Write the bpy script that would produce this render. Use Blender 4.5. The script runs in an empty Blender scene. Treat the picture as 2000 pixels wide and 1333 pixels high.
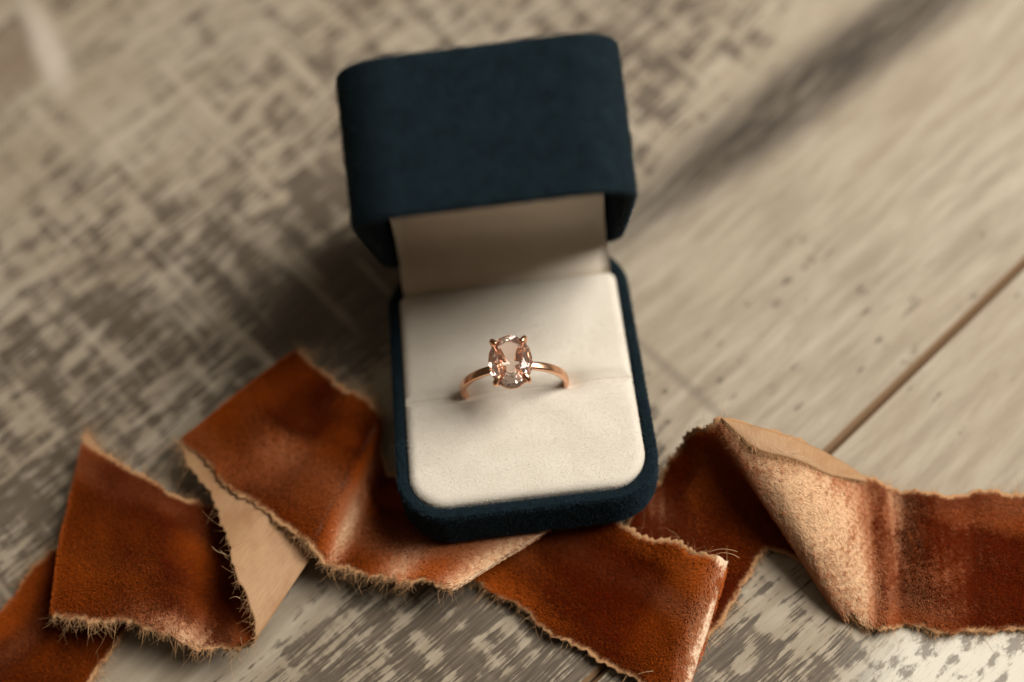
import bpy, math, random
import numpy as np
from mathutils import Matrix, Vector

# ------------------------------------------------------------------ camera
sc = bpy.context.scene
C = sc.collection
MM = 0.001
random.seed(7)
rng = np.random.default_rng(7)

cd = bpy.data.cameras.new('camera')
cam = bpy.data.objects.new('camera', cd)
C.objects.link(cam)
R = [[0.9927742, 0.1191822, 0.0139607], [-0.1015496, 0.8964295, -0.4313953], [-0.0639294, 0.4268604, 0.902055]]
P = [3.348, -71.843, 243.107]
cam.matrix_world = Matrix(((R[0][0], R[0][1], R[0][2], P[0]*MM), (R[1][0], R[1][1], R[1][2], P[1]*MM),
                           (R[2][0], R[2][1], R[2][2], P[2]*MM), (0, 0, 0, 1)))
cd.sensor_width = 36
cd.lens = 45.8357
cd.clip_start = 0.01
cd.clip_end = 50
cd.dof.use_dof = True
cd.dof.focus_distance = 0.2370
cd.dof.aperture_fstop = 3.9
cd.dof.aperture_blades = 0
sc.camera = cam

# ------------------------------------------------------------------ light
w = bpy.data.worlds.new('World')
sc.world = w
w.use_nodes = True
bg = w.node_tree.nodes['Background']
bg.inputs['Color'].default_value = (1.0, 0.74, 0.50, 1)
bg.inputs['Strength'].default_value = 0.052

def area(name, loc, target, size, sizey, energy, col):
    l = bpy.data.lights.new(name, 'AREA')
    l.shape = 'RECTANGLE'; l.size = size; l.size_y = sizey
    l.energy = energy; l.color = col
    o = bpy.data.objects.new(name, l); C.objects.link(o)
    o.location = loc
    o.rotation_euler = (Vector(target) - Vector(loc)).to_track_quat('-Z', 'Y').to_euler()
    return o
area('window_light', (0.55, 0.18, 0.67), (0.0, 0.01, 0.0), 0.52, 0.52, 13.6, (1.0, 0.955, 0.88))
# unseen soft fill lamp added overhead, a little behind the table
area('overhead_fill', (-0.1, 0.45, 1.3), (0.0, 0.02, 0.0), 1.7, 1.7, 2.2, (1.0, 0.84, 0.66))

sc.view_settings.view_transform = 'Standard'
sc.view_settings.look = 'None'
sc.view_settings.exposure = 0
sc.view_settings.gamma = 1
cy = sc.cycles
cy.max_bounces = 16; cy.transmission_bounces = 14; cy.glossy_bounces = 8; cy.diffuse_bounces = 5
cy.transparent_max_bounces = 16
cy.use_denoising = True
cy.caustics_refractive = True
cy.blur_glossy = 0.5

# ------------------------------------------------------------------ helpers
class N:
    """small node builder"""
    def __init__(s, name):
        s.m = bpy.data.materials.new(name); s.m.use_nodes = True
        s.t = s.m.node_tree; s.bsdf = s.t.nodes['Principled BSDF']; s.out = s.t.nodes['Material Output']
    def n(s, typ, **kw):
        nd = s.t.nodes.new(typ)
        for k, v in kw.items():
            if k.startswith('i_'): 
                key = k[2:]
                key = int(key) if key.isdigit() else key.replace('_', ' ')
                s.set(nd.inputs[key], v)
            else: setattr(nd, k, v)
        return nd
    def set(s, inp, v):
        if isinstance(v, bpy.types.NodeSocket): s.t.links.new(v, inp)
        elif isinstance(v, bpy.types.Node): s.t.links.new(v.outputs[0], inp)
        else: inp.default_value = v
    def math(s, op, a, b=None, clamp=False):
        nd = s.t.nodes.new('ShaderNodeMath'); nd.operation = op; nd.use_clamp = clamp
        s.set(nd.inputs[0], a)
        if b is not None: s.set(nd.inputs[1], b)
        return nd.outputs[0]
    def mix(s, f, a, b, blend='MIX'):
        nd = s.t.nodes.new('ShaderNodeMix'); nd.data_type = 'RGBA'; nd.blend_type = blend
        s.set(nd.inputs[0], f); s.set(nd.inputs[6], a); s.set(nd.inputs[7], b)
        return nd.outputs[2]
    def coord(s, scale=(1, 1, 1), loc=(0, 0, 0), rot=(0, 0, 0)):
        """object coordinates in millimetres times scale"""
        tc = s.n('ShaderNodeTexCoord')
        mp = s.n('ShaderNodeMapping')
        s.t.links.new(tc.outputs['Object'], mp.inputs['Vector'])
        mp.inputs['Scale'].default_value = [1000*k for k in scale]
        mp.inputs['Location'].default_value = loc
        mp.inputs['Rotation'].default_value = rot
        return mp.outputs[0]
    def noise(s, vec, scale=1, detail=2, rough=.5, dist=0):
        nd = s.n('ShaderNodeTexNoise'); s.set(nd.inputs['Vector'], vec)
        nd.inputs['Scale'].default_value = scale; nd.inputs['Detail'].default_value = detail
        nd.inputs['Roughness'].default_value = rough; nd.inputs['Distortion'].default_value = dist
        return nd.outputs['Fac']
    def step(s, v, a, b):
        nd = s.n('ShaderNodeMapRange', interpolation_type='SMOOTHSTEP')
        s.set(nd.inputs['Value'], v)
        nd.inputs['From Min'].default_value = a; nd.inputs['From Max'].default_value = b
        return nd.outputs[0]
    def bump(s, h, strength=.5, dist=.0002, normal=None):
        nd = s.n('ShaderNodeBump'); s.set(nd.inputs['Height'], h)
        nd.inputs['Strength'].default_value = strength; nd.inputs['Distance'].default_value = dist
        if normal is not None: s.set(nd.inputs['Normal'], normal)
        return nd.outputs[0]
    def p(s, **kw):
        for k, v in kw.items(): s.set(s.bsdf.inputs[k.replace('_', ' ')], v)

def mesh_obj(name, verts, faces, mats, parent=None, smooth=True, midx=None):
    me = bpy.data.meshes.new(name)
    me.from_pydata([tuple(float(c)*MM for c in v) for v in verts], [], faces)
    for m in (mats if isinstance(mats, (list, tuple)) else [mats]): me.materials.append(m)
    if midx is not None: me.polygons.foreach_set('material_index', np.asarray(midx, dtype=np.int32))
    me.polygons.foreach_set('use_smooth', np.full(len(me.polygons), smooth))
    me.update()
    o = bpy.data.objects.new(name, me); C.objects.link(o)
    if parent is not None: o.parent = parent
    return o

def thing(name, label, cat, loc=(0, 0, 0), mat=None):
    o = bpy.data.objects.new(name, None); C.objects.link(o)
    o.empty_display_size = 0.01
    if mat is not None: o.matrix_world = mat
    else: o.location = [c*MM for c in loc]
    o['label'] = label; o['category'] = cat
    return o

def fibres(name, pts, radii, mat, parent):
    """pts (n, k, 3) in mm, radii (n, k) in mm -> one hair curves object"""
    n, k = pts.shape[:2]
    hc = bpy.data.hair_curves.new(name)
    hc.add_curves([k]*n)
    hc.attributes['position'].data.foreach_set('vector', (pts*MM).astype(np.float32).ravel())
    ra = hc.attributes.get('radius') or hc.attributes.new('radius', 'FLOAT', 'POINT')
    ra.data.foreach_set('value', (radii*MM).astype(np.float32).ravel())
    hc.materials.append(mat)
    o = bpy.data.objects.new(name, hc); C.objects.link(o)
    o.parent = parent
    o['kind'] = 'stuff'
    return o

def tri_sample(V, T, n):
    """n points spread evenly over triangles: points, normals, triangle ids"""
    a, b, c = V[T[:, 0]], V[T[:, 1]], V[T[:, 2]]
    cr = np.cross(b-a, c-a); ar = np.linalg.norm(cr, axis=1)
    k = rng.choice(len(T), n, p=ar/ar.sum())
    r1, r2 = np.sqrt(rng.random(n)), rng.random(n)
    u = np.stack([1-r1, r1*(1-r2), r1*r2], 1)
    pt = a[k]*u[:, :1]+b[k]*u[:, 1:2]+c[k]*u[:, 2:]
    nm = cr[k]/np.maximum(ar[k][:, None], 1e-12)
    return pt, nm, k, u

def quads_to_tris(faces):
    t = []
    for f in faces:
        for i in range(1, len(f)-1): t.append((f[0], f[i], f[i+1]))
    return np.array(t)

def unit(v): return v/np.maximum(np.linalg.norm(v, axis=-1, keepdims=True), 1e-12)

def vnoise(p, seed=0):
    """cheap smooth 3-D value made of a few sines, range about -1..1"""
    r = np.random.default_rng(seed); s = 0
    for i in range(7):
        k = r.normal(size=3); k /= np.linalg.norm(k); k *= r.uniform(.5, 1.6)
        s = s+np.sin(p@k+r.uniform(0, 6.28))
    return s/7*1.6

# ------------------------------------------------------------------ floor of planks
def wood_material():
    g = N('weathered_wood')
    xy = g.coord()
    sep = g.n('ShaderNodeSeparateXYZ'); g.set(sep.inputs[0], xy)
    X, Y = sep.outputs[0], sep.outputs[1]
    # a slow waviness so grain lines are not ruler straight
    wav = g.noise(g.coord((.012, .02, 1)), 1, 2)
    Yw = g.math('ADD', Y, g.math('MULTIPLY', g.math('SUBTRACT', wav, .5), 9))
    cmb = g.n('ShaderNodeCombineXYZ'); g.set(cmb.inputs[0], X); g.set(cmb.inputs[1], Yw)
    W = cmb.outputs[0]
    def gv(sx, sy, ox=0, oy=0):
        mp = g.n('ShaderNodeMapping'); g.set(mp.inputs['Vector'], W)
        mp.inputs['Scale'].default_value = (sx, sy, 1); mp.inputs['Location'].default_value = (ox, oy, 0)
        return mp.outputs[0]
    def blob(cx, cy, rx, ry, soft=.5, rot=0):
        mp = g.n('ShaderNodeMapping'); mp.vector_type = 'TEXTURE'; g.set(mp.inputs['Vector'], W)
        mp.inputs['Location'].default_value = (cx, cy, 0); mp.inputs['Rotation'].default_value = (0, 0, rot)
        mp.inputs['Scale'].default_value = (rx, ry, 1)
        ln = g.n('ShaderNodeVectorMath', operation='LENGTH'); g.set(ln.inputs[0], mp.outputs[0])
        return g.step(ln.outputs['Value'], 1+soft, 1-soft)
    # pale tones
    streak = g.noise(gv(.045, .34), 1, 4, .6)
    streak2 = g.noise(gv(.09, 1.1, 4, 2), 1, 3, .6)
    base = g.mix(g.step(streak, .3, .7), (.25, .203, .143, 1), (.395, .340, .262, 1))
    base = g.mix(g.math('MULTIPLY', g.step(streak2, .45, .75), .45), base, (.27, .215, .15, 1))
    big = g.noise(gv(.016, .03, 3, 8), 1, 2)
    base = g.mix(g.math('MULTIPLY', g.step(big, .35, .7), .4), base, (.30, .235, .16, 1))
    # worn dark dashes along the grain, cut by saw lines across it
    dash = g.noise(gv(.075, .34, 7, 1), 1, 3, .5)
    dash2 = g.noise(gv(.13, .95, 2, 5), 1, 3, .6)
    cross = g.noise(gv(.27, .045, 11, 3), 1, 2, .6)
    cross2 = g.noise(gv(.2, .02, 1, 9), 1, 1, .5)
    val = g.math('ADD', g.math('ADD', g.math('MULTIPLY', dash, .50), g.math('MULTIPLY', dash2, .42)), g.math('ADD', g.math('MULTIPLY', cross, .36), g.math('MULTIPLY', cross2, .15)))
    fib = g.noise(gv(.10, 2.3, 6, 6), 1, 3, .6)
    val = g.math('ADD', val, g.math('MULTIPLY', g.math('SUBTRACT', fib, .5), .42))
    # where the wear is strong: the left plank before the stripe; weak on the right
    zone = g.step(Y, 62, 84)
    z2 = g.noise(gv(.018, .022, 5, 5), 1, 2)
    bias = g.math('ADD', g.math('SUBTRACT', g.math('MULTIPLY', zone, .19), .12), g.math('MULTIPLY', g.math('SUBTRACT', z2, .5), .30))
    near = g.math('MULTIPLY', g.step(X, -5, -40), g.step(Y, 60, 30))
    bias = g.math('ADD', bias, g.math('MULTIPLY', near, .26))
    wear_shading = g.math('MULTIPLY', blob(-49, 92, 17, 13, .6), .22)  # worn patch, deepened with the box's cast shadow in the colour
    bias = g.math('ADD', bias, wear_shading)
    bias = g.math('ADD', bias, g.math('MULTIPLY', blob(-30, 117, 10, 7, .6), .2))
    top = g.step(Y, 150, 190)
    bias = g.math('SUBTRACT', bias, g.math('MULTIPLY', top, .09))
    dark = g.step(g.math('ADD', val, bias), .752, .842)
    lines = g.math('MULTIPLY', g.step(g.noise(gv(.21, .022, 20, 3), 1, 2, .5), .56, .74), g.math('ADD', g.math('MULTIPLY', zone, .75), .1))
    dark = g.math('MULTIPLY', dark, g.math('SUBTRACT', 1, lines))
    col = g.mix(g.math('MULTIPLY', dark, .92), base, g.mix(g.step(fib, .35, .65), (.125, .094, .066, 1), (.050, .036, .024, 1)))
    col = g.mix(g.math('MULTIPLY', lines, .3), col, (.52, .45, .35, 1))
    # long dark stain along the grain (upper right)
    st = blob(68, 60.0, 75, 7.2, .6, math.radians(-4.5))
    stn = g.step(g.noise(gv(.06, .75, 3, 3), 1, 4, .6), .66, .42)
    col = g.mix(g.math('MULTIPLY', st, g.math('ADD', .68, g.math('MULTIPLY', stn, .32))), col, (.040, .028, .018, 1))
    # faint saw cut across the right of the box
    sc_ = blob(-10, 30, 1.1, 17, .7, math.radians(1))
    col = g.mix(g.math('MULTIPLY', sc_, .6), col, (.17, .135, .10, 1))
    # knot and pale streak near the far left corner
    kn = blob(-66, 199, 13, 9, .5)
    col = g.mix(g.math('MULTIPLY', kn, .65), col, (.17, .115, .075, 1))
    pale_tint = blob(-56, 196, 3.2, 13, .7, math.radians(-16))
    col = g.mix(g.math('MULTIPLY', pale_tint, .65), col, (.62, .54, .46, 1))
    # chipped white paint at the near right corner, grey where it has worn off
    pt = blob(-14, -50, 34, 19, .35)
    chip = g.noise(gv(.17, .3, 1, 1), 1, 4, .65)
    chipm = g.step(chip, .49, .60)
    paint = g.mix(chipm, (.60, .56, .47, 1), (.25, .22, .18, 1))
    col = g.mix(pt, col, paint)
    fine = g.noise(gv(.25, 3.0), 1, 3, .6)
    col = g.mix(g.math('MULTIPLY', g.step(fine, .5, .8), .25), col, (.12, .10, .075, 1))
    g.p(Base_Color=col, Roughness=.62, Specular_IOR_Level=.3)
    h = g.math('SUBTRACT', g.math('MULTIPLY', fine, .4), g.math('MULTIPLY', dark, .6))
    g.p(Normal=g.bump(h, .5, .00025))
    return g.m

floor_mat = wood_material()
gap = N('plank_gap'); gap.p(Base_Color=(.16, .09, .045, 1), Roughness=.8)
seam_mat = N('plank_edge'); seam_mat.p(Base_Color=(.24, .145, .075, 1), Roughness=.75)

FO = [58.875, 12.688]
FA = math.radians(36.635)
floor = mesh_obj('floor', [(-900, -900, -9), (900, -900, -9), (900, 900, -9), (-900, 900, -9),
                           (-900, -900, -3), (900, -900, -3), (900, 900, -3), (-900, 900, -3)],
                 [(3, 2, 1, 0), (4, 5, 6, 7), (0, 1, 5, 4), (1, 2, 6, 5), (2, 3, 7, 6), (3, 0, 4, 7)], gap.m, smooth=False)
floor.location = (FO[0]*MM, FO[1]*MM, 0)
floor.rotation_euler = (0, 0, FA)
floor['kind'] = 'structure'

def plank(x0, x1, y0, y1):
    """one board: flat top, small chamfers down to the joint"""
    c, d = 1.0, 1.6
    V, F, M = [], [], []
    prof = [(y0+.15, -3), (y0+.15, -d), (y0+c, 0), (y1-c, 0), (y1-.15, -d), (y1-.15, -3)]
    xs = [x0+.15, x0+c]+list(np.linspace(x0+c, x1-c, 14))[1:-1]+[x1-c, x1-.15]
    for i, x in enumerate(xs):
        for y, z in prof: V.append((x, y, z if 0 < i < len(xs)-1 else min(z, -d)))
    k = len(prof)
    for i in range(len(xs)-1):
        for j in range(k-1):
            F.append((i*k+j, (i+1)*k+j, (i+1)*k+j+1, i*k+j+1)); M.append(1 if j != 2 or i in (0, len(xs)-2) else 0)
    F.append(tuple(range(k))); M.append(1); F.append(tuple(reversed(range((len(xs)-1)*k, len(xs)*k)))); M.append(1)
    return mesh_obj('plank', V, F, [floor_mat, seam_mat.m], floor, smooth=False, midx=M)
PW = 240
for r_, (ya, offs) in enumerate([(-3*PW, 120), (-2*PW, -260), (-PW, 330), (0, 560), (PW, 200), (2*PW, -150)]):
    cuts = [-850]+[c for c in (offs-900, offs, offs+900) if -800 < c < 800]+[850]
    for a, b in zip(cuts[:-1], cuts[1:]):
        plank(a, b, ya, ya+PW)

# ------------------------------------------------------------------ ring box
BW, BD, BH, LH, TH = 48.0, 56.829, 10.318, 26.67, 1.0736
BR = 9.3
PHI = math.radians(8.0)
def suede_mat():
    g = N('navy_suede')
    v = g.coord()
    n1 = g.noise(v, .35, 3, .6); n2 = g.noise(v, 3.2, 3, .7); n3 = g.noise(v, 1.1, 2, .6)
    col = g.mix(g.step(n1, .3, .7), (.0036, .0082, .0106, 1), (.007, .0146, .0188, 1))
    col = g.mix(g.math('MULTIPLY', g.step(n2, .45, .72), .6), col, (.011, .028, .044, 1))
    g.p(Base_Color=col, Roughness=.95, Specular_IOR_Level=.12, Sheen_Weight=.03, Sheen_Roughness=.5, Sheen_Tint=(.16, .36, .52, 1))
    g.p(Normal=g.bump(g.math('ADD', n2, n3), .8, .00025))
    return g.m
suede = suede_mat()
def felt_mat(name, a, b):
    g = N(name)
    v = g.coord()
    n1 = g.noise(v, .15, 2); n2 = g.noise(v, 2.6, 3, .7); n3 = g.noise(v, .9, 2, .6)
    col = g.mix(g.step(n1, .3, .7), a, b)
    col = g.mix(g.math('MULTIPLY', g.step(n2, .5, .8), .18), col, [c*.86 for c in a[:3]]+[1])
    g.p(Base_Color=col, Roughness=.95, Specular_IOR_Level=.1, Sheen_Weight=.12, Sheen_Roughness=.6, Sheen_Tint=(1, .95, .88, 1))
    g.p(Normal=g.bump(n2, .45, .00016))
    return g.m
felt = felt_mat('cream_felt', (.59, .54, .46, 1), (.64, .59, .51, 1))
lining_mat = felt_mat('cream_lining', (.80, .71, .59, 1), (.84, .75, .63, 1))

def outline(off, n=32, w=BW, d=BD, r=BR, y0=0.0):
    """rounded rectangle, inset by off, counter-clockwise from the front right corner's start"""
    hx, r2 = w/2-off, max(r-off, .4)
    ya, yb = y0+off, y0+d-off
    pts = []
    for cx, cy, a0 in ((hx-r2, ya+r2, -90), (hx-r2, yb-r2, 0), (-hx+r2, yb-r2, 90), (-hx+r2, ya+r2, 180)):
        for i in range(n+1):
            a = math.radians(a0+90*i/n)
            pts.append((cx+r2*math.cos(a), cy+r2*math.sin(a)))
    # straight runs get points too
    out = []
    for i, q in enumerate(pts):
        nx = pts[(i+1) % len(pts)]
        out.append(q)
        if (i+1) % (n+1) == 0:
            for k in range(1, 14): out.append((q[0]+(nx[0]-q[0])*k/14, q[1]+(nx[1]-q[1])*k/14))
    return out

def tray(prof):
    """solid of revolution-like sweep: prof = [(inset, z)], closed with caps at both ends"""
    V, F = [], []
    k = None
    for off, z in prof:
        o = outline(off); k = len(o)
        V += [(x, y, z) for x, y in o]
    for i in range(len(prof)-1):
        for j in range(k):
            F.append((i*k+j, i*k+(j+1) % k, (i+1)*k+(j+1) % k, (i+1)*k+j))
    F.append(tuple(reversed(range(k))))
    F.append(tuple(range((len(prof)-1)*k, len(prof)*k)))
    return V, F

def wallprof(h, t=1.9, floor_z=2.0, zlo=0.0):
    zs = list(np.linspace(zlo+.8, zlo+h-.6, 8))
    e = zlo+h
    return ([(1.2, zlo), (.7, zlo+.05), (.25, zlo+.25), (.05, zlo+.5)]+[(0, z) for z in zs] +
            [(.06, e-.32), (.2, e-.12), (.42, e-.03), (.7, e), (t-.6, e), (t-.3, e-.06), (t-.08, e-.25), (t, e-.6)] +
            [(t, z) for z in np.linspace(e-1.2, floor_z, 5)])

rm = Matrix.Translation((0, 0, 0))
# the back bottom edge is on the floor, the front rides up on the ribbon
piv = Matrix.Translation((0, BD*MM, 0.4*MM)) @ Matrix.Rotation(-PHI, 4, 'X') @ Matrix.Translation((0, -BD*MM, 0))
box = thing('ring_box', 'open navy suede ring box with rounded corners and cream cushion on the ribbon', 'ring box', mat=piv)
bv, bf = tray(wallprof(BH))
base = mesh_obj('base', bv, bf, suede, box)

# lid: same tray, mouth at the hinge plane, swung open about the back edge
def lidpt(x, dy, dz):
    return (x, BD+dy*math.cos(TH)+dz*math.sin(TH), BH-dy*math.sin(TH)+dz*math.cos(TH))
lv, lf = tray(wallprof(LH, 1.9, 2.0))            # built mouth up ...
lv = [lidpt(x, y-BD, LH-z) for x, y, z in lv]    # ... then turned over and swung open
lf = [tuple(reversed(f)) for f in lf]
lid = mesh_obj('lid', lv, lf, suede, box)

def slab(hx, ya, yb, r, z0, ztop, fil, fn=None, nx=90, ny=44):
    """cushion block with rounded plan and a soft top edge: grid warped on to a rounded rectangle"""
    V, F = [], []
    def pos(u, v):
        x = -hx+2*hx*u; y = ya+(yb-ya)*v
        # plan rounding with per-corner radius r = (front, back)
        rr = r[0] if v < .5 else r[1]
        lim = ya+rr-y if v < .5 else y-(yb-rr)
        if rr > 0 and lim > 0: x = x*((hx-rr+math.sqrt(max(rr*rr-lim*lim, 0)))/hx)
        return x, y
    vs = (np.arange(ny+1)/ny); vs = .5-.5*np.cos(np.pi*vs)
    us = (np.arange(nx+1)/nx); us = .5-.5*np.cos(np.pi*us)
    def edge(x, y):
        rr_f, rr_b = r
        rr = rr_f if y < (ya+yb)/2 else rr_b
        cx, cy = hx-rr, (ya+rr if y < (ya+yb)/2 else yb-rr)
        dx = abs(x)-cx; dyy = (cy-y) if y < (ya+yb)/2 else (y-cy)
        if rr > 0 and dx > 0 and dyy > 0: return rr-math.hypot(dx, dyy)
        return min(hx-abs(x), y-ya, yb-y)
    top = {}
    for i, u in enumerate(us):
        for j, v in enumerate(vs):
            x, y = pos(u, v); e = max(edge(x, y), 0)
            fl = .3 if (r[0] == 0 and y-ya < .9) or (r[1] == 0 and yb-y < .9) else fil
            t = min(e/fl, 1); z = ztop-fl*.75*(1-math.sqrt(max(1-(1-t)**2, 0)))
            if fn: z += fn(x, y, e)
            top[i, j] = len(V); V.append((x, y, z))
    for i in range(nx):
        for j in range(ny):
            F.append((top[i, j], top[i+1, j], top[i+1, j+1], top[i, j+1]))
    ring = [top[i, 0] for i in range(nx)]+[top[nx, j] for j in range(ny)]+[top[i, ny] for i in range(nx, 0, -1)]+[top[0, j] for j in range(ny, 0, -1)]
    low = []
    for q in ring:
        low.append(len(V)); V.append((V[q][0], V[q][1], z0))
    k = len(ring)
    for i in range(k): F.append((ring[(i+1) % k], ring[i], low[i], low[(i+1) % k]))
    F.append(tuple(reversed(low)))
    return V, F

SLIT = 25.1
RC = (-0.65, SLIT, 11.9)                      # ring centre, box coordinates
def dent(x, y, e):
    """felt sinks where the band goes in, and bulges slightly in the middle"""
    z = .5*(1-(x/22)**2)+.45*math.exp(-((y-SLIT)/9)**2)*2.0*(1-(x/23)**4)-1.0*math.exp(-((y-SLIT)/1.25)**2)
    for bx in (RC[0]-10.0, RC[0]+10.0):
        d2 = ((x-bx)/3.3)**2+((y-SLIT+.3)/2.6)**2
        z -= 1.3*math.exp(-d2)
    z -= .45*math.exp(-((x-RC[0])/11)**4-((y-SLIT)/2.2)**2)
    return z
cv, cf = slab(21.75, 2.35, SLIT-.015, (6.9, 0), 2.2, BH+.6, 1.7, dent)
mesh_obj('cushion_pad', cv, cf, felt, box)
cv, cf = slab(21.75, SLIT+.015, 50.0, (0, 1.6), 2.2, BH+.6, 1.7, dent)
mesh_obj('cushion_pad', cv, cf, felt, box)

# padded inside of the lid and the cloth that runs over the hinge
pv, pf = slab(20.6, 3.6-BD, -3.0, (6, 5), 0, 1, 1.0)
pv = [lidpt(x, y, 24.4-3*(1 if z > .1 else 0)+(1-z if z > .1 else 0)) for x, y, z in pv]
mesh_obj('lid_pad', pv, pf, lining_mat, lid)
hv, hf = [], []
path = []
a00 = np.array(lidpt(0, -52, 20)); a0 = np.array(lidpt(0, -35, 16.5)); a01 = np.array(lidpt(0, -19, 10)); a1 = np.array(lidpt(0, -7, 4.6)); a2 = np.array((0, 52.4, BH+2.8)); a3 = np.array((0, 50.3, BH+.2)); a4 = np.array((0, 49.9, BH-4))
ctrl = [a00, a0, a01, a1, a2, a3, a4]
def crom(ctrl, m):
    out = []
    c = [2*ctrl[0]-ctrl[1]]+list(ctrl)+[2*ctrl[-1]-ctrl[-2]]
    for i in range(1, len(c)-2):
        for k in range(m):
            t = k/m
            out.append(.5*((2*c[i])+(-c[i-1]+c[i+1])*t+(2*c[i-1]-5*c[i]+4*c[i+1]-c[i+2])*t*t+(-c[i-1]+3*c[i]-3*c[i+1]+c[i+2])*t**3))
    out.append(c[-2]); return out
path = crom(ctrl, 8)
for q in path:
    for i in range(21): hv.append((-20.9+41.8*i/20, q[1], q[2]))
nb = len(hv)
for q in path:
    for i in range(21): hv.append((-20.9+41.8*i/20, q[1]+.5, q[2]-.5))
for i in range(len(path)-1):
    for j in range(20):
        k = i*21+j
        hf.append((k, k+21, k+22, k+1)); hf.append((nb+k, nb+k+1, nb+k+22, nb+k+21))
for i in range(len(path)-1):
    for j, s in ((0, 1), (20, -1)):
        k = i*21+j; q = (k, nb+k, nb+k+21, k+21); hf.append(q if s < 0 else tuple(reversed(q)))
mesh_obj('hinge_lining', hv, hf, lining_mat, box)

# ------------------------------------------------------------------ ring
def gold():
    g = N('rose_gold')
    n = g.noise(g.coord(), 1.5, 2)
    g.p(Base_Color=g.mix(n, (.83, .47, .30, 1), (.90, .55, .37, 1)), Metallic=1.0, Roughness=.23)
    return g.m
gold_m = gold()
def gem_m():
    g = N('peach_gem')
    g.p(Base_Color=(.93, .77, .69, 1), Roughness=0.0, IOR=1.57, Transmission_Weight=.96)
    return g.m
LEAN = math.radians(10.0)
ring_m = piv @ Matrix.Translation([c*MM for c in RC]) @ Matrix.Rotation(math.radians(-1.0), 4, 'Z') @ Matrix.Rotation(LEAN, 4, 'X')
ring = thing('ring', 'rose gold ring with oval peach gemstone standing in the cream cushion slit', 'ring', mat=ring_m)

def tube(path, rad, m=10, closed=False, sq=None):
    """sweep an ellipse along a path: rad = list of (r_side, r_up); returns verts, faces"""
    V, F = [], []
    n = len(path); path = [np.array(p_, float) for p_ in path]
    up0 = None
    for i in range(n):
        t = (path[(i+1) % n]-path[i-1]) if closed else path[min(i+1, n-1)]-path[max(i-1, 0)]
        t = t/np.linalg.norm(t)
        ref = sq[i] if sq is not None else np.array((0, 1., 0))
        s = np.cross(t, ref); s /= np.linalg.norm(s); u = np.cross(s, t)
        ra, rb = rad[i]
        for k in range(m):
            a = 2*math.pi*k/m
            V.append(path[i]+s*math.cos(a)*ra+u*math.sin(a)*rb)
    for i in range(n if closed else n-1):
        for k in range(m):
            a, b = i*m, ((i+1) % n)*m
            F.append((a+k, a+(k+1) % m, b+(k+1) % m, b+k))
    if not closed:
        F.append(tuple(reversed(range(m)))); F.append(tuple(range((n-1)*m, n*m)))
    return V, F

# band: comfort-fit section, slightly flattened, narrowing toward the head
na = 120; RB = 9.8
bp, br = [], []
# the band is open under the stone, where its two ends run into the prongs
band_a = [math.radians(99+342*i/(na-1)) for i in range(na)]
for i in range(na):
    a = band_a[i]
    top = max(0, math.sin(a))**6
    bp.append((RB*math.cos(a), 0, RB*math.sin(a)))
    br.append((.62, .86-.14*top))
bv_, bf_ = [], []
m = 20
for i in range(na):
    a = band_a[i]
    rad = np.array((math.cos(a), 0, math.sin(a)))
    for k in range(m):
        q = 2*math.pi*k/m
        c, s = math.cos(q), math.sin(q)
        e = .62
        rr = br[i][0]*abs(c)**e*(1 if c > 0 else -1); ww = br[i][1]*abs(s)**e*(1 if s > 0 else -1)
        bv_.append(np.array(bp[i])+rad*rr+np.array((0, ww, 0)))
for i in range(na-1):
    for k in range(m):
        a, b = i*m, (i+1)*m
        bf_.append((a+k, b+k, b+(k+1) % m, a+(k+1) % m))
bf_.append(tuple(range(m))); bf_.append(tuple(reversed(range((na-1)*m, na*m))))
mesh_obj('band', bv_, bf_, gold_m, ring)

GA, GB = 4.05, 5.15          # half width, half length of the oval stone
GZ = 12.2                    # girdle height over the ring centre
def gem():
    V, F = [], []
    zt, zg1, zg0, zc = 1.25, .10, -.10, -2.95
    rt, rmid, rp = .60, .83, .30
    def add(r, ang, z):
        a = math.radians(ang); V.append((r*math.sin(a)*GA, r*math.cos(a)*GB, GZ+z)); return len(V)-1
    c225 = math.cos(math.radians(22.5))
    zm = zt+(rmid*c225-rt)/(1-rt)*(zg1-zt)
    zp = zc+(rp*c225)/1.0*(zg0-zc)
    T = [add(rt, 45*k, zt) for k in range(8)]
    M_ = [add(rmid, 45*k+22.5, zm) for k in range(8)]
    G1 = [add(1, 22.5*k, zg1) for k in range(16)]
    G0 = [add(1, 22.5*k, zg0) for k in range(16)]
    H = zc-zg0
    QA = [add(.70, 22.5*k+11.25, zg0+H*.52) for k in range(16)]
    QB = [add(.36, 22.5*k, zg0+H*.85) for k in range(16)]
    K = add(0, 0, zc)
    F.append(tuple(reversed(T)))
    for k in range(8):
        k1 = (k+1) % 8; g, gm, gn = 2*k, 2*k+1, (2*k+2) % 16
        F.append((T[k], T[k1], M_[k]))
        F.append((T[k], M_[k], G1[g], M_[k-1]))
        F.append((M_[k], G1[gm], G1[g])); F.append((M_[k], G1[gn], G1[gm]))
    for k in range(16):
        n_ = (k+1) % 16
        F.append((G1[k], G1[n_], G0[n_], G0[k]))
        F.append((G0[k], G0[n_], QA[k])); F.append((QA[k-1], G0[k], QA[k]))
        F.append((QA[k-1], QA[k], QB[k])); F.append((QB[k], QA[k], QB[n_])); F.append((K, QB[k], QB[n_]))
    return V, F
gv_, gf_ = gem()
import bmesh
stone = mesh_obj('gemstone', gv_, gf_, gem_m(), ring, smooth=False)
bm = bmesh.new(); bm.from_mesh(stone.data); bmesh.ops.recalc_face_normals(bm, faces=bm.faces); bm.to_mesh(stone.data); bm.free()

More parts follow.
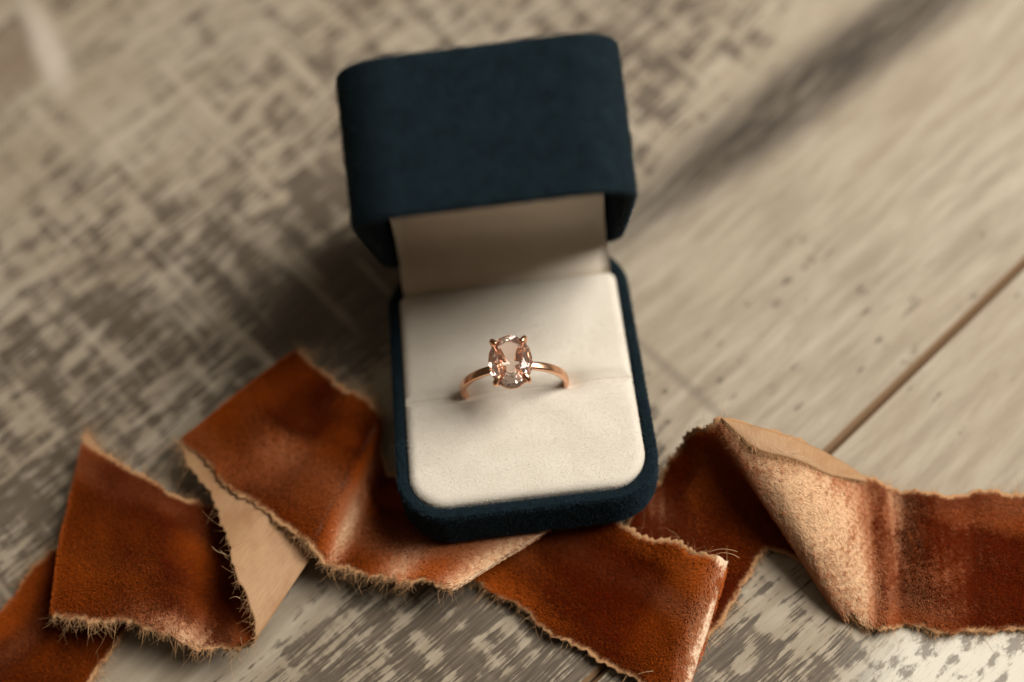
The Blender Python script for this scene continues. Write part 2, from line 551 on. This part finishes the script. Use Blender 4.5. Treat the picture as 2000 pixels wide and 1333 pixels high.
# basket: one oval rail under the girdle, prongs from the band up over the girdle
rail = [(math.sin(a)*(GA-.55), math.cos(a)*(GB-.55), GZ-1.25) for a in np.linspace(0, 2*math.pi, 64, endpoint=False)]
rv, rf = tube(rail, [(.33, .42)]*64, 10, True, sq=[np.array((0, 0, 1.))]*64)
mesh_obj('gallery_rail', rv, rf, gold_m, ring)
for sx, sy in ((-1, 1), (1, 1), (1, -1), (-1, -1)):
    a = math.radians(43)
    ex, ey = sx*math.sin(a)*GA, sy*math.cos(a)*GB
    def at(k, z): return np.array((ex*k, ey*k, GZ+z))
    ctrl = [np.array((ex*.42, ey*.12, GZ-3.0)), at(.60, -2.35), at(.92, -1.1), at(1.075, -.1), at(1.07, .5), at(.97, .88), at(.80, 1.08)]
    pth = crom(ctrl, 5)
    k = len(pth)
    rads = []
    for i in range(k):
        t = i/(k-1)
        r_ = .50+.04*math.sin(t*3.1)
        if t > .93: r_ *= math.sqrt(max(1-((t-.93)/.075)**2, .05))
        rads.append((r_, r_))
    ref = unit(np.array((-ey, ex, 0.)))
    qv, qf = tube(pth, rads, 12, False, sq=[ref]*k)
    mesh_obj('prong', qv, qf, gold_m, ring)

# ------------------------------------------------------------------ velvet ribbon
# stations along the ribbon: edge A, edge B (millimetres), bulge of the cross-section
ST = [
    ([-114.19, -10.62, 1.0], [-95.12, -27.55, 1.0], 0),
    ([-93.67, 11.63, 1.2], [-78.96, -7.57, 1.2], 0),
    ([-81.41, 24.56, 1.0], [-67.12, 6.4, 1.0], 0),
    ([-84.12, 28.19, 2.5], [-83.72, 1.38, 2.5], 0),
    ([-87.68, 32.04, 6.0], [-90.42, -5.04, 9.0], 0),
    ([-82.52, 27.4, 7.0], [-83.86, -6.41, 9.5], 0.6),
    ([-69.81, 18.31, 6.5], [-70.6, -10.12, 9.0], 2.0),
    ([-56.56, 13.16, 3.5], [-60.6, -14.53, 7.5], -2.2),
    ([-34.56, 14.45, 2.5], [-51.94, -13.91, 12.0], 0),
    ([-36.09, 22.41, 3.2], [-54.82, -1.24, 14.0], 1.2),
    ([-38.64, 31.21, 4.0], [-59.21, 10.2, 10.5], 0),
    ([-43.69, 44.12, 7.5], [-67.49, 27.52, 8.5], 0),
    ([-38.65, 39.58, 7.5], [-60.8, 20.37, 10.0], 2.0),
    ([-32.9, 33.88, 6.5], [-50.92, 10.2, 10.5], -1.6),
    ([-27.36, 29.36, 5.5], [-42.01, 2.45, 11.0], 0),
    ([-28.29, 24.39, 3.4], [-39.16, -0.47, 8.0], -0.6),
    ([-27.04, 16.98, 3.2], [-34.63, -2.9, 7.0], -1.0),
    ([-15.21, 16.11, 3.0], [-26.49, -5.02, 7.6], -0.5),
    ([17.6, 9.68, 4.5], [-15.98, -8.7, 9.5], 0),
    ([13.54, 12.72, 2.4], [-15.43, -4.46, 5.0], 0),
    ([5.4, 16.23, 1.4], [-14.58, -4.23, 1.6], 0),
    ([16.48, 1.6, 4.5], [-3.32, -13.42, 2.0], -0.6),
    ([26.7, -4.26, 5.5], [9.68, -23.9, 1.8], -2.0),
    ([32.37, -7.5, 8.2], [19.94, -31.98, 3.4], 0),
    ([34.68, -8.14, 6.4], [22.02, -33.81, 2.2], 0),
    ([33.18, -8.06, 4.0], [19.65, -32.71, 1.0], 0),
    ([14.97, -2.51, 1.0], [20.43, -27.71, 0.7], 0),
    ([22.75, 8.55, 2.0], [31.7, -19.22, 1.0], 0),
    ([29.4, 14.52, 7.0], [43.01, -6.72, 1.4], -1.5),
    ([32.57, 15.76, 13.0], [48.7, -9.36, 2.0], -2.5),
    ([36.79, 15.88, 16.0], [54.34, -20.11, 1.2], 1.0),
    ([42.39, 13.82, 15.5], [55.43, -21.05, 1.4], 2.2),
    ([51.77, 10.6, 12.0], [57.43, -22.09, 1.6], 1.6),
    ([63.74, 5.42, 3.2], [59.85, -23.03, 1.6], 0.2),
    ([66.15, 4.15, 2.4], [61.15, -23.42, 2.2], 0),
    ([69.03, 3.03, 1.0], [64.37, -23.52, 1.0], 0),
    ([75.14, 1.31, 2.6], [70.07, -24.6, 1.6], 0.9),
    ([83.62, 0.5, 1.0], [77.46, -25.52, 1.0], 0.2),
    ([104.21, -2.57, 1.0], [96.68, -28.42, 1.0], 0),
]
def pchip(x, Y, q):
    x = np.asarray(x, float); Y = np.asarray(Y, float)
    h = np.diff(x); d = np.diff(Y, axis=0)/h[:, None]
    mm = np.zeros_like(Y)
    for i in range(1, len(x)-1):
        a, b = d[i-1], d[i]
        w1, w2 = 2*h[i]+h[i-1], h[i]+2*h[i-1]
        with np.errstate(divide='ignore', invalid='ignore'):
            v = (w1+w2)/(w1/a+w2/b)
        mm[i] = np.where(a*b > 0, v, 0)
    mm[0], mm[-1] = d[0], d[-1]
    k = np.clip(np.searchsorted(x, q)-1, 0, len(x)-2)
    t = ((q-x[k])/h[k])[:, None]; hk = h[k][:, None]
    return ((2*t**3-3*t**2+1)*Y[k]+(t**3-2*t**2+t)*hk*mm[k]+(-2*t**3+3*t**2)*Y[k+1]+(t**3-t**2)*hk*mm[k+1])

A_ = np.array([s[0] for s in ST], float); B_ = np.array([s[1] for s in ST], float); K_ = np.array([[s[2]] for s in ST], float)
seg = .5*(np.linalg.norm(np.diff(A_, axis=0), axis=1)+np.linalg.norm(np.diff(B_, axis=0), axis=1))
sx = np.concatenate([[0], np.cumsum(np.maximum(seg, 2.0))])
NU, NV = int(sx[-1]/.55), 56
qs = np.linspace(0, sx[-1], NU)
EA, EB, KB = pchip(sx, A_, qs), pchip(sx, B_, qs), pchip(sx, K_, qs)
v = np.linspace(0, 1, NV)[None, :, None]
rag = lambda s: (.35*np.sin(qs*1.7+s)+.3*np.sin(qs*3.9+2*s)+.25*np.sin(qs*7.3+s*3))[:, None]
du = unit(EB-EA)
sway = lambda s: (.55*np.sin(qs*.33+s)+.4*np.sin(qs*.61+2.1*s))[:, None]
EA = EA-du*sway(.4)*.8; EB = EB+du*sway(2.9)*.8
G = EA[:, None, :]*(1-v)+EB[:, None, :]*v
def gnormal(G):
    a = np.gradient(G, axis=0); b = np.gradient(G, axis=1)
    return unit(np.cross(b, a))
n0 = gnormal(G)
G = G+n0*(KB[:, None, :]*4*v*(1-v))
# light creasing of the cloth
UV = np.stack([np.broadcast_to(qs[:, None], (NU, NV)), np.broadcast_to(v[0, :, 0]*28, (NU, NV)), np.zeros((NU, NV))], -1)
wr = .38*vnoise(UV*np.array((.20, .16, 1)), 3)+.15*vnoise(UV*np.array((.42, .35, 1)), 4)+.10*vnoise(UV*np.array((.9, .6, 1)), 5)
G = G+n0*wr[..., None]
ev = v[0, :, 0]*28
G = G-du[:, None]*(rag(1.0)*.6)[:, None]*np.exp(-ev/1.1)[None, :, None]+du[:, None]*(rag(2.3)*.6)[:, None]*np.exp(-(28-ev)/1.1)[None, :, None]
G[..., 2] = np.maximum(G[..., 2], .45)
n0 = gnormal(G)
NAMES = ['S0', 'S1', 'F0a', 'F0b', 'F0', 'P1a', 'P1b', 'P1c', 'F1', 'T1', 'T2', 'F2', 'P2a', 'P2b', 'C23', 'P3a', 'P3a2', 'P3b', 'F3', 'H1', 'F4', 'P4a', 'P4b', 'P4c', 'F5', 'H2', 'F6', 'P5a', 'P5b', 'P5c', 'F7', 'P6a', 'P6b', 'C8', 'P7a', 'P7b', 'P7c', 'P7c2', 'P7d']
def wear_shading_at(uv):
    """bare tan ground along sharp folds, with ridge highlights painted into the colour"""
    s = 0
    for nm, wd, st in (('F5', 1.4, 1.5), ('C23', 1.3, .28), ('F0', .45, .7), ('F3', 1.8, .7), ('F2', .4, .3), ('P7a', .5, .25)):
        d = uv[..., 0]-sx[NAMES.index(nm)]+(.7 if nm == 'F5' else 0)
        s = s+st*np.exp(-(d/wd)**2)
    s = s*(.8+.45*vnoise(uv*np.array((1.6, .5, 1)), 61)+.3*vnoise(uv*np.array((2.5, 2.2, 1)), 62))
    return np.clip(s, 0, 1)
# where the pile lies crushed flat
ix = NAMES.index
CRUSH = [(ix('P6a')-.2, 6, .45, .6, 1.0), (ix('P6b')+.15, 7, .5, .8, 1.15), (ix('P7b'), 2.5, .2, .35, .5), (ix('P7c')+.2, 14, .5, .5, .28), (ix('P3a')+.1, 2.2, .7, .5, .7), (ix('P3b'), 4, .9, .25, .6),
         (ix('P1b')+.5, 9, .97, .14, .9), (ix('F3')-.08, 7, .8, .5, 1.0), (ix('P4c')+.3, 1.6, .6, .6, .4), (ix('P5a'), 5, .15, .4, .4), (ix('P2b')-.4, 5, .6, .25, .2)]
STAND = [(ix('P4b')-.5, 15, .5, .7, .75), (ix('P5b')+.3, 10, .5, .8, .4), (ix('P1c')+.5, 5, .6, .6, .5), (ix('P2a'), 7, .2, .3, .4)]
def velvet_mat():
    g = N('rust_velvet')
    at_ = g.n('ShaderNodeAttribute', attribute_name='ruv')
    sp = g.n('ShaderNodeSeparateXYZ'); g.set(sp.inputs[0], at_.outputs['Vector'])
    U_, V_ = sp.outputs[0], sp.outputs[1]
    vec = at_.outputs['Vector']
    n1 = g.noise(vec, .12, 3, .6); n2 = g.noise(vec, 1.8, 3, .7)
    mp = g.n('ShaderNodeMapping'); g.set(mp.inputs['Vector'], vec); mp.inputs['Scale'].default_value = (.10, 1.1, 1)
    n3 = g.noise(mp.outputs[0], 1, 3, .6)
    col = g.mix(g.step(n1, .3, .7), (.055, .011, .0022, 1), (.085, .018, .0035, 1))
    col = g.mix(g.math('MULTIPLY', g.step(n3, .5, .75), .35), col, (.11, .024, .005, 1))
    e = g.math('MINIMUM', V_, g.math('SUBTRACT', 28.0, V_))
    ed = g.step(g.math('ADD', e, g.math('MULTIPLY', g.math('SUBTRACT', n2, .5), 1.6)), 1.5, .5)
    col = g.mix(ed, col, (.40, .22, .105, 1))
    wa = g.n('ShaderNodeAttribute', attribute_name='wear_shading')
    col = g.mix(g.step(wa.outputs['Fac'], .15, .75), col, (.74, .54, .37, 1))  # fold ridge highlight painted in pale over the bared ground cloth
    g.p(Base_Color=col, Roughness=.9, Specular_IOR_Level=.1, Sheen_Weight=.1, Sheen_Roughness=.32, Sheen_Tint=(1.0, .62, .38, 1))
    g.p(Normal=g.bump(g.math('ADD', n2, n3), .6, .0003))
    return g.m
def satin_mat():
    g = N('ribbon_back')
    at_ = g.n('ShaderNodeAttribute', attribute_name='ruv')
    mp = g.n('ShaderNodeMapping'); g.set(mp.inputs['Vector'], at_.outputs['Vector']); mp.inputs['Scale'].default_value = (5.0, .3, 1)
    n1 = g.noise(mp.outputs[0], 1, 2, .6); n2 = g.noise(at_.outputs['Vector'], .25, 2)
    col = g.mix(n1, (.25, .135, .058, 1), (.42, .245, .12, 1))
    col = g.mix(g.math('MULTIPLY', g.step(n2, .4, .75), .6), col, (.27, .125, .05, 1))
    g.p(Base_Color=col, Roughness=.55, Specular_IOR_Level=.35, Sheen_Weight=.2, Sheen_Tint=(1, .8, .6, 1))
    g.p(Normal=g.bump(n1, .6, .0002))
    return g.m
velvet, satin = velvet_mat(), satin_mat()
rib = thing('velvet_ribbon', 'rust orange velvet ribbon with frayed tan edges folded in zigzags under the box', 'ribbon', loc=[0.0, -8.0, 0.0])
R0 = np.array([0.0, -8.0, 0.0])
def sheet(name, G, n, uv, half, parent, mats, flip=False):
    nu, nv = G.shape[:2]
    top = (G+n*half-R0).reshape(-1, 3); bot = (G-n*half-R0).reshape(-1, 3)
    V = np.concatenate([top, bot]); o = nu*nv
    I = np.arange(nu*nv).reshape(nu, nv)
    q = np.stack([I[:-1, :-1], I[:-1, 1:], I[1:, 1:], I[1:, :-1]], -1).reshape(-1, 4)
    F = q.tolist(); M = [0]*len(q)
    F += (q[:, ::-1]+o).tolist(); M += [1]*len(q)
    for i in range(nu-1):
        F.append((I[i, 0], I[i+1, 0], I[i+1, 0]+o, I[i, 0]+o)); M.append(1)
        F.append((I[i+1, -1], I[i, -1], I[i, -1]+o, I[i+1, -1]+o)); M.append(1)
    for j in range(nv-1):
        F.append((I[0, j+1], I[0, j], I[0, j]+o, I[0, j+1]+o)); M.append(1)
        F.append((I[-1, j], I[-1, j+1], I[-1, j+1]+o, I[-1, j]+o)); M.append(1)
    F = [tuple(int(a) for a in f_) for f_ in F]
    ob = mesh_obj(name, V, F, mats, parent, True, M)
    at_ = ob.data.attributes.new('ruv', 'FLOAT_VECTOR', 'POINT')
    at_.data.foreach_set('vector', np.concatenate([uv.reshape(-1, 3)]*2).astype(np.float32).ravel())
    wo = ob.data.attributes.new('wear_shading', 'FLOAT', 'POINT')
    wv = wear_shading_at(uv).reshape(-1); wo.data.foreach_set('value', np.concatenate([wv, wv]).astype(np.float32))
    return ob
sheet('cloth', G, n0, UV, .17, rib, [velvet, satin])

# the strip folded back over the top of the arch, satin side up
fa = np.array([[36.76, 15.81, 16.2], [42.34, 13.71, 15.8], [51.69, 10.46, 12.4], [58.52, 7.65, 8.0], [63.78, 5.06, 3.6]], float); fb = np.array([[37.2, 14.97, 16.1], [42.61, 8.74, 15.4], [50.36, 6.26, 13.2], [56.45, 4.21, 9.2], [63.26, 4.09, 4.2]], float)
fx = np.concatenate([[0], np.cumsum(np.linalg.norm(np.diff(fa, axis=0), axis=1))])
fq = np.linspace(0, fx[-1], 70)
FA_, FB_ = pchip(fx, fa, fq), pchip(fx, fb, fq)
vv = np.linspace(0, 1, 10)[None, :, None]
FG = FA_[:, None]*(1-vv)+FB_[:, None]*vv
FG = FG+np.array((0, 0, 1.))*(.35*np.sin(np.pi*vv*.8)+.12)
fuv = np.stack([np.broadcast_to(fq[:, None], (70, 10)), np.broadcast_to(vv[0, :, 0]*5, (70, 10)), np.zeros((70, 10))], -1)
fn = gnormal(FG)
if fn[35, 5, 2] < 0: FG = FG[::-1]; fn = gnormal(FG); FA_, FB_ = FA_[::-1], FB_[::-1]
sheet('folded_edge', FG, fn, fuv, .12, rib, [satin, satin])

# ------------------------------------------------------------------ pile, fray, nap
def hair_mat(name, col, rough=.5, spec=.5, sheen=0, var=.3, lint=False):
    g = N(name)
    hi = g.n('ShaderNodeHairInfo')
    c = g.mix(hi.outputs['Random'], [k*(1-var) for k in col]+[1], [k*(1+var) for k in col]+[1])
    if lint: c = g.mix(g.math('GREATER_THAN', hi.outputs['Random'], .9985), c, (.22, .23, .22, 1))
    g.p(Base_Color=c, Roughness=rough, Specular_IOR_Level=spec)
    return g.m
def pile_mat(name, col, pale_tint, rough=.42):
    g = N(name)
    at_ = g.n('ShaderNodeAttribute', attribute_name='pale_tint')
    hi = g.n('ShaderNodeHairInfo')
    c = g.mix(at_.outputs['Fac'], [*col, 1], [*pale_tint, 1])  # second colour is a painted pale sheen for the crushed pile
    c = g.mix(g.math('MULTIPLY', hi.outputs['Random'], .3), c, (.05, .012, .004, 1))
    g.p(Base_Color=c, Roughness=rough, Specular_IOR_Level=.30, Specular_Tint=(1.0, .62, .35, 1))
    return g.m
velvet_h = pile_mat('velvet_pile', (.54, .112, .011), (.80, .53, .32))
fray_h = hair_mat('fray_thread', (.54, .30, .14), .55, .3, var=.4)
suede_h = hair_mat('navy_nap', (.0115, .0280, .0405), .7, .22, var=.95, lint=True)
felt_h = hair_mat('cream_nap', (.74, .69, .61), .9, .1, var=.08)

def sample_sheet(G, n, cnt, v0=0.0, v1=1.0):
    nu, nv = G.shape[:2]
    # even over area: weight rows by their cell size
    a = np.linalg.norm(np.cross(G[1:, :-1]-G[:-1, :-1], G[:-1, 1:]-G[:-1, :-1]), axis=-1)
    k = rng.choice(a.size, cnt, p=(a/a.sum()).ravel()); i, j = np.divmod(k, nv-1)
    fu, fv = rng.random(cnt)[:, None], rng.random(cnt)[:, None]
    f = lambda M: (M[i, j]*(1-fu)*(1-fv)+M[i+1, j]*fu*(1-fv)+M[i, j+1]*(1-fu)*fv+M[i+1, j+1]*fu*fv)
    return f(G), unit(f(n)), f(UV), unit(G[i+1, j]-G[i, j]), unit(G[i, j+1]-G[i, j])

def spots(uv, lst):
    """sum of soft patches along the ribbon: (station, spread along in mm, middle across 0..1, spread across, strength)"""
    s = 0
    for k, su, cv_, sv, st in lst:
        i = int(k); uu = sx[i]+(k-i)*(sx[min(i+1, len(sx)-1)]-sx[i])
        s = s+st*np.exp(-((uv[:, 0]-uu)/su)**2-((uv[:, 1]/28-cv_)/sv)**2)
    return s
p0, nn, uv, tu, tv = sample_sheet(G, n0, 950000)
e = np.minimum(uv[:, 1], 28-uv[:, 1])
wn = wear_shading_at(uv)
keep = (rng.random(len(e)) < np.clip((e-.35+.5*vnoise(uv*np.array((1.3, .2, 1)), 41))/1.3, 0, 1)) & (rng.random(len(e)) > wn*.95)
p0, nn, uv, tu, tv = p0[keep], nn[keep], uv[keep], tu[keep], tv[keep]
ang = 1.2+1.0*vnoise(uv*np.array((.07, .09, 1)), 21)+.4*vnoise(uv*np.array((.3, .3, 1)), 22)
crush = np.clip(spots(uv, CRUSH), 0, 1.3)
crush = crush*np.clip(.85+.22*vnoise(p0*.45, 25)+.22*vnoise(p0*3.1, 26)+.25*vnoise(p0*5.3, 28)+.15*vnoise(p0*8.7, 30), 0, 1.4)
wv_ = uv+np.stack([3*vnoise(uv*.17, 71), 2.4*vnoise(uv*.21, 72), uv[:, 0]*0], 1)
tilt = (.34+.50*vnoise(wv_*np.array((.10, .13, 1)), 23)+.40*vnoise(wv_*np.array((.045, .42, 1)), 24)+.22*vnoise(wv_*np.array((.09, 1.1, 1)), 33)+.10*vnoise(p0*1.1, 29)+.22*vnoise(uv*np.array((.25, .25, 1)), 27)+2.0*crush-spots(uv, STAND))[:, None]
tilt = np.maximum(tilt, -.25)
nap = tu*np.cos(ang)[:, None]+tv*np.sin(ang)[:, None]
rd = rng.normal(size=p0.shape)*.13
L = (.62*(.8+.4*rng.random(len(p0)))*(1-.2*np.clip(crush, 0, 1)))[:, None]
d1 = unit(nn+nap*tilt*.6+rd); d2 = unit(nn+nap*tilt*1.4+rd*1.3)
b0 = p0+nn*.15
pts = np.stack([b0, b0+d1*L*.5, b0+d1*L*.5+d2*L*.5], 1)-R0
rad = np.tile(np.array([.027, .025, .014]), (len(pts), 1))*(1+.9*np.clip(crush, 0, 1))[:, None]
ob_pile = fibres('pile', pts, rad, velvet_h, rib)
sheen_a = ob_pile.data.attributes.new('pale_tint', 'FLOAT', 'CURVE')
sheen_a.data.foreach_set('value', np.clip(crush*(.75+.5*rng.random(len(crush)))+.16*np.clip(vnoise(wv_*np.array((.05, .5, 1)), 51)+.2, 0, 1)**2, 0, 1).astype(np.float32))  # painted sheen follows the crushed patches, plus slight dye mottling

def fray(E, inward, nrm, cnt, lo, hi, k=6, spread=.6, drop=.15, peaks=None):
    m_ = len(E)
    w_ = np.clip(.45+.9*vnoise(np.stack([np.arange(m_)*.11, np.zeros(m_), np.zeros(m_)], 1), int(hi*10)+m_), .06, 1.5)
    if peaks is not None: w_ = w_*0+1e-6; w_[np.clip(np.array(peaks), 0, m_-1)] = 1
    t = np.clip(rng.choice(m_, cnt, p=w_/w_.sum())+rng.normal(size=cnt)*(6 if peaks is not None else .6), 0, m_-1.01); i = t.astype(int); f = (t-i)[:, None]
    q = E[i]*(1-f)+E[i+1]*f
    o = -(inward[i]*(1-f)+inward[i+1]*f); al = unit(E[i+1]-E[i]); n_ = nrm[i]
    clump = vnoise(np.stack([t*.9, t*0, t*0], 1), 31)[:, None]
    L = (lo+(hi-lo)*rng.random(cnt)**6)[:, None]*(1+.7*clump)
    d = unit(o+al*(rng.normal(size=(cnt, 1))*spread+clump*.5)+n_*rng.normal(size=(cnt, 1))*.35)
    curl = unit(np.cross(d, n_)+n_*rng.normal(size=(cnt, 1)))*(rng.normal(size=(cnt, 1))*.75)
    pts = []
    for s in range(k):
        a = s/(k-1)
        pts.append(q-o*.6*(1-a)+d*L*a+curl*L*a*a+np.array((0, 0, -1.))*drop*L*a*a)
    pts = np.stack(pts, 1)
    pts[..., 2] = np.maximum(pts[..., 2], .12)
    rad = np.tile(np.linspace(.020, .009, k), (cnt, 1))
    return pts-R0, rad
EAg, EBg = G[:, 0], G[:, -1]
f1 = fray(EAg, unit(G[:, 3]-G[:, 0]), n0[:, 0], 8000, .2, 3.8, spread=1.0)
f2 = fray(EBg, unit(G[:, -4]-G[:, -1]), n0[:, -1], 8000, .2, 3.0, spread=1.0)
f3 = fray(FG[:, -1], unit(FG[:, -3]-FG[:, -1]), fn[:, -1], 1500, .4, 4.0, spread=1.3)
at_q = lambda nm: int(np.searchsorted(qs, sx[NAMES.index(nm)]))
f4 = fray(EAg, unit(G[:, 3]-G[:, 0]), n0[:, 0], 170, 1.2, 7.0, k=8, spread=.9, drop=.3, peaks=[at_q('F2'), at_q('F2'), at_q('F0'), at_q('C23'), at_q('C23')-6, at_q('P2a')])
f5 = fray(EBg, unit(G[:, -4]-G[:, -1]), n0[:, -1], 90, 1.0, 4.2, k=8, spread=1.0, drop=.3, peaks=[at_q('T1'), at_q('P2b'), at_q('F3')-4, at_q('P1a')])
fs = [f1, f2, f3]
fibres('frayed_edge', np.concatenate([q_[0] for q_ in fs]), np.concatenate([q_[1] for q_ in fs]), fray_h, rib)
fs = [f4, f5]
fibres('frayed_edge', np.concatenate([q_[0] for q_ in fs]), np.concatenate([q_[1] for q_ in fs]), fray_h, rib)

def nap_on(ob, cnt, length, r, mat, name, parent, tilt=.6):
    me = ob.data
    V = np.empty(len(me.vertices)*3); me.vertices.foreach_get('co', V); V = V.reshape(-1, 3)/MM
    T = quads_to_tris([tuple(p_.vertices) for p_ in me.polygons if len(p_.vertices) < 9])
    p_, n_, _, _ = tri_sample(V, T, cnt)
    d = unit(n_+rng.normal(size=p_.shape)*tilt)
    L = (length*(.5+.7*rng.random(cnt)+1.9*rng.random(cnt)**7))[:, None]
    d2 = unit(d+rng.normal(size=p_.shape)*.5)
    pts = np.stack([p_-n_*.03, p_+d*L*.55, p_+d*L*.55+d2*L*.45], 1)
    return fibres(name, pts, np.tile(np.array([r, r*.85, r*.4]), (cnt, 1)), mat, parent)
nap_on(base, 110000, .26, .026, suede_h, 'nap', base)
nap_on(lid, 130000, .26, .026, suede_h, 'nap', lid)
for o in [o for o in bpy.data.objects if o.name.startswith('cushion_pad')]:
    nap_on(o, 70000, .14, .014, felt_h, 'nap', o, .5)

# single threads that have come away from the edges
def thread(pts, r=.05):
    pts = [np.array(q, float)-R0 for q in pts]
    pth = crom(pts, 6)
    V, F = tube(pth, [(r, r)]*len(pth), 6, False, sq=[np.array((.1, .2, 1.))]*len(pth))
    return mesh_obj('loose_thread', V, F, fray_m, rib)
fm = N('thread'); fm.p(Base_Color=(.55, .36, .20, 1), Roughness=.6); fray_m = fm.m
for pts in [[[-58.49, 3.32, 11.5], [-57.69, 2.29, 12.0], [-56.95, 1.24, 12.3], [-55.98, 0.62, 12.0]], [[-60.03, 4.2, 11.5], [-58.76, 2.82, 12.3], [-57.27, 2.1, 12.5], [-56.27, 0.95, 12.0]], [[-56.45, -6.51, 13.0], [-55.73, -6.46, 13.6], [-54.88, -6.57, 14.0], [-54.18, -6.98, 13.8]], [[32.12, -7.75, 8.5], [33.52, -7.58, 9.0], [35.26, -8.19, 9.4], [36.49, -8.9, 9.0]], [[31.33, -6.92, 8.3], [33.18, -6.86, 9.0], [34.94, -7.31, 9.5], [36.24, -7.89, 9.6]], [[15.37, -26.56, 3.5], [16.41, -26.41, 4.0], [17.51, -26.41, 4.3], [18.26, -26.39, 4.2]], [[45.05, 9.39, 16.6], [46.45, 8.12, 16.3], [48.35, 7.74, 15.6], [50.13, 8.25, 15.0]], [[46.01, 8.21, 16.2], [47.81, 7.41, 15.6], [50.64, 6.85, 14.8]], [[-55.22, -12.99, 10.0], [-55.3, -14.34, 9.0], [-56.26, -15.59, 7.5], [-56.28, -16.77, 6.0]], [[-42.69, 3.13, 9.0], [-40.13, 4.16, 9.5], [-37.75, 5.53, 9.0]]]: thread(pts)
